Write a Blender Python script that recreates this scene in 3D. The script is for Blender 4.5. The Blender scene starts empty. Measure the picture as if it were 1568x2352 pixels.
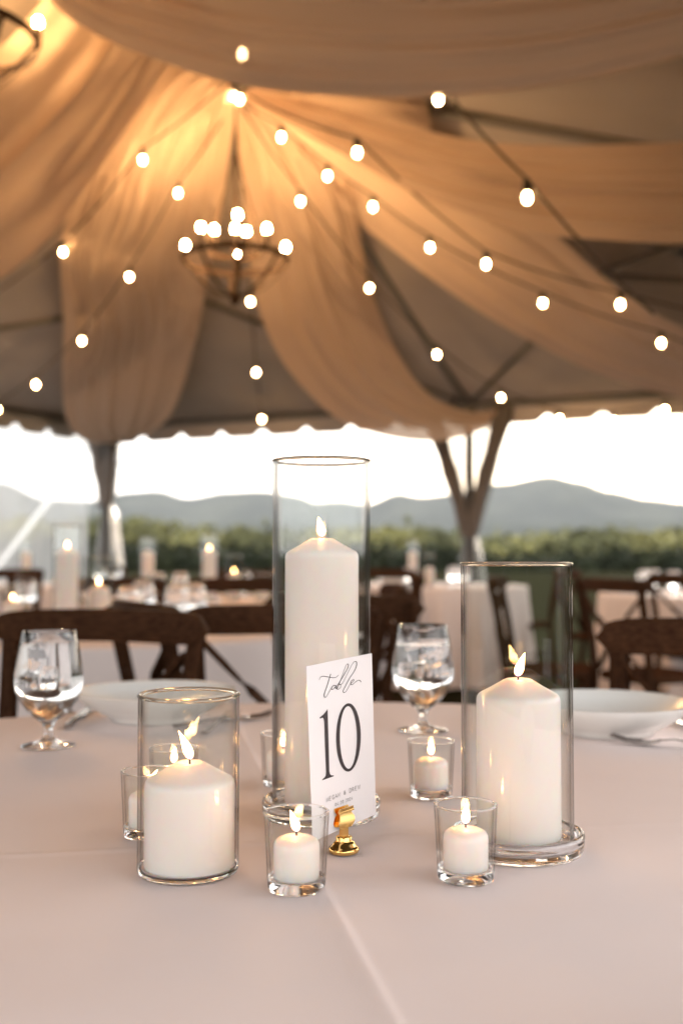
import bpy, math, random
from mathutils import Vector, Matrix, noise
R = math.radians
random.seed(7)
S = bpy.context.scene
COL = S.collection

# ------------------------------------------------------------------ camera
F = 2450.0                 # focal length in pixels of a 1568 x 2352 frame
CZ = 1.031                 # camera height; the near table top is at 0.76
TZ = 0.76
TILT = math.atan(94.0 / F)
cam_d = bpy.data.cameras.new('camera')
cam_d.sensor_fit = 'HORIZONTAL'
cam_d.sensor_width = 24.0
cam_d.lens = 24.0 * F / 1568.0
cam_d.clip_start = 0.05
cam_d.clip_end = 20000
cam_d.dof.use_dof = True
cam_d.dof.focus_distance = 0.96
cam_d.dof.aperture_fstop = 3.9
cam_d.dof.aperture_blades = 0
cam = bpy.data.objects.new('camera', cam_d)
COL.objects.link(cam)
cam.location = (0, 0, CZ)
cam.rotation_euler = (R(90) + TILT, 0, 0)
S.camera = cam

# ------------------------------------------------------------------ world, sun, exposure
SUN_EL, SUN_AZ = R(16), R(20)
w = bpy.data.worlds.new('World'); S.world = w; w.use_nodes = True
nt = w.node_tree; nt.nodes.clear()
out = nt.nodes.new('ShaderNodeOutputWorld')
bg = nt.nodes.new('ShaderNodeBackground'); bg.inputs[1].default_value = 0.12
sky = nt.nodes.new('ShaderNodeTexSky'); sky.sky_type = 'NISHITA'
sky.sun_disc = False; sky.sun_elevation = SUN_EL; sky.sun_rotation = SUN_AZ
sky.dust_density = 3.0; sky.air_density = 1.0
# a thin overcast veil over the clear sky
tc = nt.nodes.new('ShaderNodeTexCoord')
nz = nt.nodes.new('ShaderNodeTexNoise'); nz.inputs['Scale'].default_value = 2.2; nz.inputs['Detail'].default_value = 5
mp = nt.nodes.new('ShaderNodeMapping'); mp.inputs['Scale'].default_value = (1, 1, 3.5)
nt.links.new(tc.outputs['Generated'], mp.inputs[0]); nt.links.new(mp.outputs[0], nz.inputs[0])
cr = nt.nodes.new('ShaderNodeMapRange'); cr.inputs[1].default_value = 0.3; cr.inputs[2].default_value = 0.7
cr.inputs[3].default_value = 0.72; cr.inputs[4].default_value = 0.96
nt.links.new(nz.outputs[0], cr.inputs[0])
mx = nt.nodes.new('ShaderNodeMixRGB'); mx.inputs[2].default_value = (7.45, 7.2, 7.1, 1)
nt.links.new(cr.outputs[0], mx.inputs[0]); nt.links.new(sky.outputs[0], mx.inputs[1])
nt.links.new(mx.outputs[0], bg.inputs[0]); nt.links.new(bg.outputs[0], out.inputs[0])
sd = bpy.data.lights.new('sun', 'SUN'); sd.energy = 0.5; sd.angle = R(14); sd.color = (1, 0.93, 0.84)
so = bpy.data.objects.new('sun', sd); COL.objects.link(so)
sdir = Vector((math.sin(SUN_AZ) * math.cos(SUN_EL), math.cos(SUN_AZ) * math.cos(SUN_EL), math.sin(SUN_EL)))
so.rotation_euler = sdir.to_track_quat('Z', 'Y').to_euler()
vs = S.view_settings
vs.view_transform = 'Standard'; vs.look = 'None'; vs.gamma = 1; vs.use_curve_mapping = False
vs.exposure = 2.0
EXPO = 2.0 ** vs.exposure
cy = S.cycles
cy.use_denoising = True
cy.max_bounces = 14; cy.diffuse_bounces = 4; cy.glossy_bounces = 6
cy.transmission_bounces = 12; cy.transparent_max_bounces = 28; cy.volume_bounces = 1
cy.sample_clamp_indirect = 6.0; cy.sample_clamp_direct = 0
cy.caustics_reflective = False; cy.caustics_refractive = True; cy.blur_glossy = 0.6
cy.use_light_tree = True

# ------------------------------------------------------------------ helpers
def P(px, py, d):
    """the point that lies d metres ahead (world Y) in the direction of a photo position"""
    x = (px - 784) / F; y = -(py - 1176) / F
    c, s = math.cos(TILT), math.sin(TILT)
    v = Vector((x, c - y * s, s + y * c))
    return Vector((0, 0, CZ)) + v * (d / v.y)

def mesh(name, V, Fc, smooth=True, sharp=0.7):
    m = bpy.data.meshes.new(name)
    m.from_pydata([tuple(v) for v in V], [], Fc)
    if smooth:
        m.polygons.foreach_set('use_smooth', [True] * len(m.polygons))
        m.set_sharp_from_angle(angle=sharp)
    m.update()
    return m

def obj(name, m, mat=None, parent=None, loc=None, rot=None):
    o = bpy.data.objects.new(name, m)
    COL.objects.link(o)
    if mat is not None:
        if len(m.materials) == 0: m.materials.append(mat)
    if parent is not None: o.parent = parent
    if loc is not None: o.location = loc
    if rot is not None: o.rotation_euler = rot
    return o

def tag(o, label=None, cat=None, group=None, kind=None):
    if label: o['label'] = label
    if cat: o['category'] = cat
    if group: o['group'] = group
    if kind: o['kind'] = kind
    return o

def thing(name, label, cat, loc=(0, 0, 0), rz=0, group=None):
    o = bpy.data.objects.new(name, None); COL.objects.link(o)
    o.empty_display_size = 0.05
    o.location = loc; o.rotation_euler = (0, 0, rz)
    return tag(o, label, cat, group)

def dup(root, loc, rz=0.0, label=None, group=None, scale=None):
    kids = {}
    for o in COL.objects:
        if o.parent: kids.setdefault(o.parent.name, []).append(o)
    def rec(o, par):
        c = o.copy(); COL.objects.link(c)
        if par is not None: c.parent = par
        for k in kids.get(o.name, []): rec(k, c)
        return c
    r = rec(root, None)
    r.location = loc; r.rotation_euler = (0, 0, rz)
    if scale: r.scale = scale
    if label: r['label'] = label
    if group: r['group'] = group
    return r

class MB:
    def __init__(self): self.v = []; self.f = []
    def add(self, V, Fc):
        b = len(self.v); self.v += [tuple(p) for p in V]; self.f += [tuple(i + b for i in q) for q in Fc]
        return self
    def lathe(self, prof, seg=48, c=(0, 0, 0), close=False):
        V = []; Fc = []
        n = len(prof)
        for (r, z) in prof:
            for k in range(seg):
                a = 2 * math.pi * k / seg
                V.append((c[0] + max(r, 1e-6) * math.cos(a), c[1] + max(r, 1e-6) * math.sin(a), c[2] + z))
        rng = n if close else n - 1
        for i in range(rng):
            j = (i + 1) % n
            for k in range(seg):
                k2 = (k + 1) % seg
                Fc.append((i * seg + k, i * seg + k2, j * seg + k2, j * seg + k))
        return self.add(V, Fc)
    def box(self, c, s, rot=None):
        V = []
        for dx in (-.5, .5):
            for dy in (-.5, .5):
                for dz in (-.5, .5):
                    p = Vector((dx * s[0], dy * s[1], dz * s[2]))
                    if rot is not None: p = rot @ p
                    V.append(p + Vector(c))
        return self.add(V, [(0, 1, 3, 2), (4, 6, 7, 5), (0, 4, 5, 1), (2, 3, 7, 6), (0, 2, 6, 4), (1, 5, 7, 3)])
    def tube(self, pts, r, seg=10, flat=1.0, up=None, caps=True):
        pts = [Vector(p) for p in pts]; n = len(pts)
        rr = r if isinstance(r, (list, tuple)) else [r] * n
        V = []; Fc = []
        ref = Vector(up) if up is not None else Vector((0, 0, 1))
        for i in range(n):
            t = (pts[min(i + 1, n - 1)] - pts[max(i - 1, 0)]).normalized()
            a = ref.cross(t)
            if a.length < 1e-3: a = Vector((1, 0, 0)).cross(t)
            a.normalize(); b = t.cross(a).normalized()
            for k in range(seg):
                an = 2 * math.pi * (k + .5) / seg
                V.append(pts[i] + a * math.cos(an) * rr[i] + b * math.sin(an) * rr[i] * flat)
        for i in range(n - 1):
            for k in range(seg):
                k2 = (k + 1) % seg
                Fc.append((i * seg + k, i * seg + k2, (i + 1) * seg + k2, (i + 1) * seg + k))
        if caps:
            Fc.append(tuple(range(seg))[::-1]); Fc.append(tuple((n - 1) * seg + k for k in range(seg)))
        return self.add(V, Fc)
    def bar(self, pts, wid, thk, side=(1, 0, 0)):
        """rectangular bar swept along pts; wid along 'side', thk across"""
        pts = [Vector(p) for p in pts]; n = len(pts); V = []; Fc = []
        s0 = Vector(side)
        for i in range(n):
            t = (pts[min(i + 1, n - 1)] - pts[max(i - 1, 0)]).normalized()
            s = (s0 - t * s0.dot(t)).normalized(); q = t.cross(s).normalized()
            e = .18 * min(wid, thk)
            for (a, b) in ((-1, -1), (1, -1), (1, 1), (-1, 1)):
                for (ea, eb) in (((e, 0), (0, e)) if a * b > 0 else ((0, e), (e, 0))):
                    V.append(pts[i] + s * (a * (wid / 2 - ea)) + q * (b * (thk / 2 - eb)))
        for i in range(n - 1):
            for k in range(8):
                k2 = (k + 1) % 8
                Fc.append((i * 8 + k, i * 8 + k2, (i + 1) * 8 + k2, (i + 1) * 8 + k))
        Fc.append(tuple(range(8))[::-1]); Fc.append(tuple((n - 1) * 8 + k for k in range(8)))
        return self.add(V, Fc)
    def grid(self, rows):
        n = len(rows); m = len(rows[0]); V = [p for r_ in rows for p in r_]
        return self.add(V, [(i * m + j, i * m + j + 1, (i + 1) * m + j + 1, (i + 1) * m + j) for i in range(n - 1) for j in range(m - 1)])
    def mesh(self, name, smooth=True, sharp=0.7): return mesh(name, self.v, self.f, smooth, sharp)

def spline(pts, n):
    """Catmull-Rom through pts, n samples"""
    pts = [Vector(p) for p in pts]; k = len(pts) - 1; o = []
    for i in range(n):
        t = i / (n - 1) * k; a = min(int(t), k - 1); u = t - a
        p0 = pts[max(a - 1, 0)]; p1 = pts[a]; p2 = pts[a + 1]; p3 = pts[min(a + 2, k)]
        o.append(.5 * ((2 * p1) + (p2 - p0) * u + (2 * p0 - 5 * p1 + 4 * p2 - p3) * u * u + (3 * p1 - p0 - 3 * p2 + p3) * u ** 3))
    return o

# ------------------------------------------------------------------ materials
def mat(name):
    m = bpy.data.materials.new(name); m.use_nodes = True
    n = m.node_tree.nodes; n.clear()
    o = n.new('ShaderNodeOutputMaterial')
    return m, n, m.node_tree.links, o

def principled(name, col, rough=.5, metal=0, spec=.5, sss=0, sssr=(1, .6, .4), ssss=.01, noise_=None, bump=None, coat=0):
    """noise_ = (scale, colour 2, contrast low, high[, stretch]); bump = (scale, strength, distance[, stretch])"""
    m, n, l, o = mat(name)
    p = n.new('ShaderNodeBsdfPrincipled')
    p.inputs['Base Color'].default_value = (*col, 1); p.inputs['Roughness'].default_value = rough
    p.inputs['Metallic'].default_value = metal; p.inputs['Specular IOR Level'].default_value = spec
    p.inputs['Coat Weight'].default_value = coat
    if sss:
        p.inputs['Subsurface Weight'].default_value = sss; p.inputs['Subsurface Radius'].default_value = sssr
        p.inputs['Subsurface Scale'].default_value = ssss
    t = n.new('ShaderNodeTexCoord')
    if noise_:
        mp = n.new('ShaderNodeMapping'); l.new(t.outputs['Object'], mp.inputs[0])
        if len(noise_) > 4: mp.inputs['Scale'].default_value = noise_[4]
        nz = n.new('ShaderNodeTexNoise'); nz.inputs['Scale'].default_value = noise_[0]; nz.inputs['Detail'].default_value = 6
        l.new(mp.outputs[0], nz.inputs[0])
        r = n.new('ShaderNodeMapRange'); r.inputs[1].default_value = noise_[2]; r.inputs[2].default_value = noise_[3]
        l.new(nz.outputs[0], r.inputs[0])
        x = n.new('ShaderNodeMixRGB'); x.inputs[1].default_value = (*col, 1); x.inputs[2].default_value = (*noise_[1], 1)
        l.new(r.outputs[0], x.inputs[0]); l.new(x.outputs[0], p.inputs['Base Color'])
    if bump:
        mp = n.new('ShaderNodeMapping'); l.new(t.outputs['Object'], mp.inputs[0])
        if len(bump) > 3: mp.inputs['Scale'].default_value = bump[3]
        nz = n.new('ShaderNodeTexNoise'); nz.inputs['Scale'].default_value = bump[0]; nz.inputs['Detail'].default_value = 4
        l.new(mp.outputs[0], nz.inputs[0])
        b = n.new('ShaderNodeBump'); b.inputs['Strength'].default_value = bump[1]; b.inputs['Distance'].default_value = bump[2]
        l.new(nz.outputs[0], b.inputs['Height']); l.new(b.outputs[0], p.inputs['Normal'])
    l.new(p.outputs[0], o.inputs[0])
    return m

def emitter(name, col, strength):
    m, n, l, o = mat(name)
    e = n.new('ShaderNodeEmission'); e.inputs[0].default_value = (*col, 1); e.inputs[1].default_value = strength / EXPO
    l.new(e.outputs[0], o.inputs[0]); return m

def glass(name, ior=1.5, col=(1, 1, 1), rough=0.0):
    m, n, l, o = mat(name)
    g = n.new('ShaderNodeBsdfGlass'); g.inputs['Color'].default_value = (*col, 1)
    g.inputs['Roughness'].default_value = rough; g.inputs['IOR'].default_value = ior
    l.new(g.outputs[0], o.inputs[0]); return m

def thin_glass(name, tint=(.97, .98, .975), ior=1.5, streak=True, veil=0.0, edge=((.56, .95), (.74, .79), (.86, .48))):
    """thin clear pane: what is not reflected passes straight through"""
    m, n, l, o = mat(name)
    lw = n.new('ShaderNodeLayerWeight'); lw.inputs[0].default_value = .5
    pw = n.new('ShaderNodeMath'); pw.operation = 'POWER'; pw.inputs[1].default_value = 5; l.new(lw.outputs['Facing'], pw.inputs[0])
    fr = n.new('ShaderNodeMath'); fr.operation = 'MULTIPLY_ADD'; fr.inputs[1].default_value = .95; fr.inputs[2].default_value = ((ior - 1) / (ior + 1)) ** 2
    l.new(pw.outputs[0], fr.inputs[0])
    tr = n.new('ShaderNodeBsdfTransparent'); tr.inputs[0].default_value = (*tint, 1)
    if streak:      # darkening towards the edges put into the tint, in place of refraction
        rp = n.new('ShaderNodeValToRGB'); el = rp.color_ramp.elements
        el[0].position = .42; el[0].color = (*tint, 1); el[1].position = 1; el[1].color = (.20, .19, .18, 1)
        for q_, c_ in edge:
            e_ = el.new(q_); e_.color = (c_, c_ * .99, c_ * .975, 1)
        l.new(lw.outputs['Facing'], rp.inputs[0]); l.new(rp.outputs[0], tr.inputs[0])
    gl = n.new('ShaderNodeBsdfGlossy'); gl.inputs['Roughness'].default_value = .015
    if streak:      # the slightly drawn, vertical waviness of cheap glass
        t = n.new('ShaderNodeTexCoord'); mp = n.new('ShaderNodeMapping'); mp.inputs['Scale'].default_value = (1, 1, .03)
        l.new(t.outputs['Object'], mp.inputs[0])
        nz = n.new('ShaderNodeTexNoise'); nz.inputs['Scale'].default_value = 120; nz.inputs['Detail'].default_value = 2
        l.new(mp.outputs[0], nz.inputs[0])
        b = n.new('ShaderNodeBump'); b.inputs['Strength'].default_value = .12; b.inputs['Distance'].default_value = .0016
        l.new(nz.outputs[0], b.inputs['Height']); l.new(b.outputs[0], gl.inputs['Normal'])
    mix = n.new('ShaderNodeMixShader')
    l.new(fr.outputs[0], mix.inputs[0]); l.new(tr.outputs[0], mix.inputs[1]); l.new(gl.outputs[0], mix.inputs[2])
    last = mix
    if veil:
        d = n.new('ShaderNodeBsdfTranslucent'); d.inputs[0].default_value = (.9, .92, .92, 1)
        d2 = n.new('ShaderNodeBsdfDiffuse'); d2.inputs[0].default_value = (.8, .82, .82, 1)
        dm = n.new('ShaderNodeMixShader'); dm.inputs[0].default_value = .5
        l.new(d.outputs[0], dm.inputs[1]); l.new(d2.outputs[0], dm.inputs[2])
        m2 = n.new('ShaderNodeMixShader')
        tt = n.new('ShaderNodeTexCoord'); nn = n.new('ShaderNodeTexNoise'); nn.inputs['Scale'].default_value = 1.1
        l.new(tt.outputs['Object'], nn.inputs[0])
        rr = n.new('ShaderNodeMapRange'); rr.inputs[1].default_value = .3; rr.inputs[2].default_value = .7
        rr.inputs[3].default_value = veil * .7; rr.inputs[4].default_value = veil * 1.25
        l.new(nn.outputs[0], rr.inputs[0]); l.new(rr.outputs[0], m2.inputs[0])
        l.new(mix.outputs[0], m2.inputs[1]); l.new(dm.outputs[0], m2.inputs[2]); last = m2
    l.new(last.outputs[0], o.inputs[0]); return m

def sheer(name, col, transp=.08, trans=.35):
    m, n, l, o = mat(name)
    d = n.new('ShaderNodeBsdfDiffuse'); d.inputs[0].default_value = (*col, 1)
    t = n.new('ShaderNodeBsdfTranslucent'); t.inputs[0].default_value = (*col, 1)
    a = n.new('ShaderNodeMixShader'); a.inputs[0].default_value = trans
    l.new(d.outputs[0], a.inputs[1]); l.new(t.outputs[0], a.inputs[2])
    x = n.new('ShaderNodeBsdfTransparent')
    b = n.new('ShaderNodeMixShader'); b.inputs[0].default_value = transp
    l.new(a.outputs[0], b.inputs[1]); l.new(x.outputs[0], b.inputs[2])
    tc = n.new('ShaderNodeTexCoord'); nz = n.new('ShaderNodeTexNoise'); nz.inputs['Scale'].default_value = 3.0; nz.inputs['Detail'].default_value = 3
    l.new(tc.outputs['Object'], nz.inputs[0])
    bp = n.new('ShaderNodeBump'); bp.inputs['Strength'].default_value = .5; bp.inputs['Distance'].default_value = .04
    l.new(nz.outputs[0], bp.inputs['Height']); l.new(bp.outputs[0], d.inputs['Normal']); l.new(bp.outputs[0], t.inputs['Normal'])
    l.new(b.outputs[0], o.inputs[0]); return m

M = {}
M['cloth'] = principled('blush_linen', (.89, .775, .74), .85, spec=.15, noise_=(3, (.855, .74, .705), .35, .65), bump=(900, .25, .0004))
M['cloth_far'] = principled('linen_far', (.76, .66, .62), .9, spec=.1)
M['wax'] = principled('white_wax', (.91, .80, .745), .34, spec=.4, sss=.7, sssr=(1.0, .55, .32), ssss=.022, bump=(60, .25, .0006))
M['wick'] = principled('burnt_wick', (.02, .012, .01), .9)
M['glass'] = glass('clear_glass', 1.5)
M['rim'] = glass('vase_rim_glass', 1.5, (.74, .72, .68))
M['goblet'] = glass('goblet_glass', 1.48)
M['water'] = glass('water', 1.33)
M['ice'] = glass('ice', 1.07, rough=.12)
M['wall'] = thin_glass('vase_wall_glass')
M['wall_dark_edge'] = thin_glass('dark_edge_vase_glass', edge=((.56, .89), (.72, .60), (.86, .34)))   # same wall, edge darkening painted stronger to outline the tallest vase against the sky
M['vinyl'] = thin_glass('clear_vinyl', (.93, .95, .95), 1.45, False, veil=.42)
M['vinyl_fold'] = thin_glass('gathered_vinyl', (.84, .83, .82), 1.45, False, veil=.16)
M['card'] = principled('card_stock', (.83, .81, .83), .7, spec=.2, bump=(2200, .2, .0001))
M['ink'] = principled('charcoal_ink', (.035, .026, .03), .6)
M['gold'] = principled('polished_gold', (.95, .62, .22), .13, metal=1)
M['steel'] = principled('cutlery_steel', (.35, .33, .32), .18, metal=1)
M['plate'] = principled('ivory_stoneware', (.80, .80, .77), .22, spec=.5, coat=.3)
M['wood'] = principled('dark_rustic_wood', (.032, .013, .006), .7, spec=.05, noise_=(26, (.085, .038, .018), .40, .75, (9, 9, 1.2)), bump=(50, .2, .001, (6, 6, 1)))
M['drape'] = sheer('ivory_drape', (.66, .50, .385), .06, .28)
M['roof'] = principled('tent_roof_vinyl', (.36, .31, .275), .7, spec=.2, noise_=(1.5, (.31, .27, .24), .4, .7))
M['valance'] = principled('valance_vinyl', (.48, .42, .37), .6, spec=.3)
M['pipe'] = principled('aluminium_pipe', (.16, .15, .14), .45, metal=.6)
M['iron'] = principled('bronze_iron', (.035, .018, .009), .8, spec=.2)
M['socket'] = principled('black_socket', (.03, .025, .02), .6)
M['cable'] = principled('black_cable', (.05, .035, .025), .7)
M['bulb'] = emitter('lit_bulb', (1, .60, .26), 170)
M['bulb_big'] = emitter('lit_chandelier_bulb', (1, .58, .24), 900)
def flame_mat():
    m, n, l, o = mat('candle_flame')
    t = n.new('ShaderNodeTexCoord'); s = n.new('ShaderNodeSeparateXYZ'); l.new(t.outputs['Generated'], s.inputs[0])
    r = n.new('ShaderNodeValToRGB')
    e = r.color_ramp.elements
    e[0].position = 0.0; e[0].color = (.10, .06, .12, 1)
    e[1].position = 1.0; e[1].color = (1, .50, .16, 1)
    a = e.new(.16); a.color = (.45, .17, .04, 1)
    b = e.new(.38); b.color = (1, .54, .20, 1)
    l.new(s.outputs[2], r.inputs[0])
    em = n.new('ShaderNodeEmission'); em.inputs[1].default_value = 72 / EXPO
    l.new(r.outputs[0], em.inputs[0])
    # a flame is a thin glowing gas: it fades towards its outline
    lw = n.new('ShaderNodeLayerWeight'); lw.inputs[0].default_value = .5
    mr = n.new('ShaderNodeMapRange'); mr.inputs[1].default_value = .30; mr.inputs[2].default_value = .95
    tr = n.new('ShaderNodeBsdfTransparent'); mx_ = n.new('ShaderNodeMixShader')
    l.new(lw.outputs['Facing'], mr.inputs[0]); l.new(mr.outputs[0], mx_.inputs[0])
    l.new(em.outputs[0], mx_.inputs[1]); l.new(tr.outputs[0], mx_.inputs[2]); l.new(mx_.outputs[0], o.inputs[0]); return m
M['flame'] = flame_mat()
M['grass'] = principled('lawn_grass', (.018, .017, .010), .95, spec=0, noise_=(2.0, (.032, .031, .016), .35, .65), bump=(40, .8, .03))
M['hill'] = principled('wooded_mountain', (.020, .026, .022), 1, spec=0, noise_=(.006, (.046, .052, .040), .4, .65))
M['wood_h'] = principled('dark_rustic_wood_rail', (.032, .013, .006), .7, spec=.05, noise_=(26, (.085, .038, .018), .40, .75, (1.2, 9, 9)), bump=(50, .2, .001, (1, 6, 6)))
M['seat'] = principled('matt_wood_seat', (.035, .015, .008), .9, spec=0, noise_=(14, (.08, .036, .018), .42, .72, (9, 1.2, 9)))
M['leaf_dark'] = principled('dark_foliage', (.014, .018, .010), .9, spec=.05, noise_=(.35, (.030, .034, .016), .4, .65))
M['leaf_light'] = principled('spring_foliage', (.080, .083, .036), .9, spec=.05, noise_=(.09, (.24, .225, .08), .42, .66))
M['strand'] = principled('bunched_vinyl', (.13, .11, .095), .6, spec=.15)
M['pole'] = principled('weathered_pole', (.05, .045, .04), .6)
M['strap'] = principled('white_webbing', (.75, .74, .70), .8)

# ------------------------------------------------------------------ ground, hills, woods
def ground():
    rows = []
    ys = [-4000, -800, -150, -40, -15, -6, 0, 3, 6, 9, 12, 16, 22, 30, 45, 70, 110, 170, 260, 400, 700, 1200, 2200, 4500, 7800]
    xs = [-6000, -2500, -1000, -400, -150, -60, -25, -12, -6, -3, 0, 3, 6, 12, 25, 60, 150, 400, 1000, 2500, 6000]
    for y in ys:
        rows.append([Vector((x, y, -max(0, math.hypot(x, y) - 90) * .002 * min(1, 4000 / max(1, math.hypot(x, y))) + .12 * noise.noise(Vector((x * .05, y * .05, 0))) * (math.hypot(x, y) > 14))) for x in xs])
    tag(obj('ground', MB().grid(rows).mesh('ground', True, 3), M['grass']), kind='structure')
ground()

def ridge(name, prof, dist, seed, rough=1.0, back=1100, base=-14):
    """mountain range: prof = photo outline (px, py) at distance dist; the slopes run down towards us and away"""
    n = 260; xs = [prof[0][0] + (prof[-1][0] - prof[0][0]) * i / (n - 1) for i in range(n)]
    rows = [[] for _ in range(26)]
    for x in xs:
        for a, b in zip(prof, prof[1:]):
            if a[0] <= x <= b[0]:
                u = (x - a[0]) / (b[0] - a[0]); u = u * u * (3 - 2 * u); y = a[1] + (b[1] - a[1]) * u; break
        top = P(x, y, dist)
        X = top.x
        H = top.z - base
        for k in range(26):
            s = (k - 15) / 15.0                      # -1 foot near us, 0 crest
            sh = (1 - abs(s)) ** 1.15 if s < 0 else max(0, 1 - s * 1.3)
            yy = dist + s * back
            g = noise.fractal(Vector((X * .0022 + seed, yy * .0022, seed)), 1.0, 2.0, 5)
            spur = abs(noise.noise(Vector((X * .0035 + seed * 3, s * .8, seed)))) * .5
            z = base + H * sh * (1 - (spur + .2 * g) * rough * min(1, 3 * abs(s)) * (1 if s < 0 else 0))
            rows[k].append(Vector((X * (1 + .0 * s), yy, max(base - 3, z))))
    return tag(obj(name, MB().grid(rows).mesh(name, True, 3), M['hill']), kind='structure')

ridge('hills', [(-2200, 1163), (-1200, 1108), (-500, 1148), (-150, 1093), (0, 1108), (110, 1148), (200, 1151), (300, 1130), (360, 1126), (430, 1144), (520, 1130), (600, 1127),
                (680, 1138), (725, 1154), (780, 1150), (843, 1158), (915, 1132), (965, 1141), (1040, 1134), (1150, 1110), (1262, 1092), (1330, 1106), (1400, 1128), (1490, 1146), (1568, 1154), (1800, 1173), (2300, 1118), (3400, 1158)], 3300, 2.3)
ridge('hills', [(-2600, 1215), (-1200, 1190), (-300, 1205), (0, 1195), (300, 1212), (600, 1198), (900, 1214), (1200, 1205), (1500, 1196), (1900, 1210), (3800, 1200)], 2300, 6.1, .7, 500)

hz = MB().box((0, 2500, 150), (13000, 11500, 420)).mesh('haze', False)
hm, hn, hl, ho = mat('haze_air')
hv = hn.new('ShaderNodeVolumePrincipled'); hv.inputs['Density'].default_value = 6.5e-5; hv.inputs['Color'].default_value = (.90, .94, .97, 1)
hv.inputs['Anisotropy'].default_value = 0.2
hl.new(hv.outputs[0], ho.inputs['Volume'])
tag(obj('haze', hz, hm), kind='stuff')

def wood(name, prof, dist, depth, mat_, leaf, count, seed, base=None):
    """a far wood read as one mass: lumpy ground cover of crowns made of leaf clumps"""
    rnd = random.Random(seed); mb = MB()
    x0, x1 = prof[0][0], prof[-1][0]
    X0 = (x0 - 784) / F * dist; X1 = (x1 - 784) / F * dist
    def top(X):
        px = 784 + X / dist * F
        for a, b in zip(prof, prof[1:]):
            if a[0] <= px <= b[0]:
                return P(px, a[1] + (b[1] - a[1]) * (px - a[0]) / (b[0] - a[0]), dist).z
        return P(px, prof[-1][1], dist).z
    crowns = []
    tot = 0
    cr = leaf * 6.5
    ncr = count // 90
    for i in range(ncr):
        X = rnd.uniform(X0, X1); t = rnd.random()
        h = top(X); r = cr * rnd.uniform(.6, 1.35)
        z = h * (1 - .35 * rnd.random() ** 2) - r * rnd.uniform(.7, 1.1) if rnd.random() < .55 else rnd.uniform(0, max(.1, h - r))
        y = dist + (t - .5) * depth
        for k in range(90):
            d = Vector((rnd.gauss(0, 1), rnd.gauss(0, 1), rnd.gauss(0, 1))).normalized()
            c = Vector((X, y, z)) + Vector((d.x * r, d.y * r, d.z * r * .85)) * rnd.uniform(.55, 1.05)
            if c.z < -.5: continue
            a = Vector((rnd.gauss(0, 1), rnd.gauss(0, 1), rnd.gauss(0, 1))).normalized()
            b = a.cross(d + Vector((.01, .02, .03))).normalized()
            q = leaf * rnd.uniform(.5, 1.3)
            mb.add([c - a * q, c + b * q * .7, c + a * q, c - b * q * .7], [(0, 1, 2, 3)])
    # shaded bulk behind the leaves
    n = 90; rows = [[], [], [], []]
    for i in range(n):
        X = X0 + (X1 - X0) * i / (n - 1); h = top(X) * (.72 + .16 * noise.noise(Vector((X / (cr * 1.5), seed, 0))))
        for k, (yy, zz) in enumerate(((-.2, -1), (-.12, h * .8), (.1, h), (.4, -1))):
            rows[k].append(Vector((X, dist + yy * depth, zz)))
    mb.grid(rows)
    return tag(obj(name, mb.mesh(name, False), mat_), kind='stuff')

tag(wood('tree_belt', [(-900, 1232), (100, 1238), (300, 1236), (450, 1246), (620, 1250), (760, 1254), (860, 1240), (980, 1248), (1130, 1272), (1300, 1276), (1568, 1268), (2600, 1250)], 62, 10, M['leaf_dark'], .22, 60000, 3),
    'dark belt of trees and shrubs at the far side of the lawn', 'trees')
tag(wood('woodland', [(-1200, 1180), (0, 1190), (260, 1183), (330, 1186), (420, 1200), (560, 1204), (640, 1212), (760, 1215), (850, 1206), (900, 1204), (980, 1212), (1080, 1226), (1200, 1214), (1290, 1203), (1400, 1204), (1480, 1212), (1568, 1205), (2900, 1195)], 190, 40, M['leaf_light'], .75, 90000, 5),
    'sunlit spring green woodland on the low rise below the mountains', 'woodland')

# ------------------------------------------------------------------ tent frame
C0 = Vector((-2.60, 11.70, 0)); L0 = Vector((1.21, 10.0, 0)); R0 = Vector((5.02, 8.30, 0))
U = (R0 - C0).normalized(); N = Vector((U.y, -U.x, 0))        # N points from the far wall towards us
if N.y > 0: N = -N
HALF = (R0 - C0).length / 2; EZ = 2.44; PK = 3.86; SL = (PK - EZ) / HALF
HUB0 = L0 + N * HALF
LEN = 13.0
def roofz(p):
    q = Vector((p[0], p[1], 0)) - C0
    n = q.dot(N); u = q.dot(U)
    return EZ + SL * min(n, u, 2 * HALF - u, HALF)
def at(u, n, z=0): 
    p = C0 + U * u + N * n; p.z = z; return p

tent = thing('frame_tent', 'large white frame tent with a scalloped valance over the whole reception', 'tent')
def roof_patch(f, nu, nv):
    rows = []
    for i in range(nu + 1):
        rows.append([f(i / nu, j / nv) for j in range(nv + 1)])
    return MB().grid(rows).mesh('roof_panel', True, 3)
def sagz(p, a): p.z = roofz(p) - a; return p
W2 = 2 * HALF
def f_end(a, b):      # triangle far wall -> peak
    u0, u1 = b * HALF, W2 - b * HALF
    return sagz(at(u0 + (u1 - u0) * a, b * HALF), .05 * math.sin(math.pi * a) * math.sin(math.pi * b))
def f_left(a, b):
    n0 = b * HALF; return sagz(at(b * HALF, n0 + (LEN - n0) * a), .04 * math.sin(math.pi * b) * abs(math.sin(a * 9)))
def f_right(a, b):
    n0 = b * HALF; return sagz(at(W2 - b * HALF, n0 + (LEN - n0) * a), .04 * math.sin(math.pi * b) * abs(math.sin(a * 9)))
for f in (f_end, f_left, f_right): obj('roof_panel', roof_patch(f, 24, 12), M['roof'], tent)
def pipe(name, a, b, r=.026): return obj(name, MB().tube([a, b], r, 10).mesh(name), M['pipe'], tent)
def low(p, dz=.05): q = Vector(p); q.z = roofz(q) - dz; return q
hub_top = low(at(HALF, HALF - .01))
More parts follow.
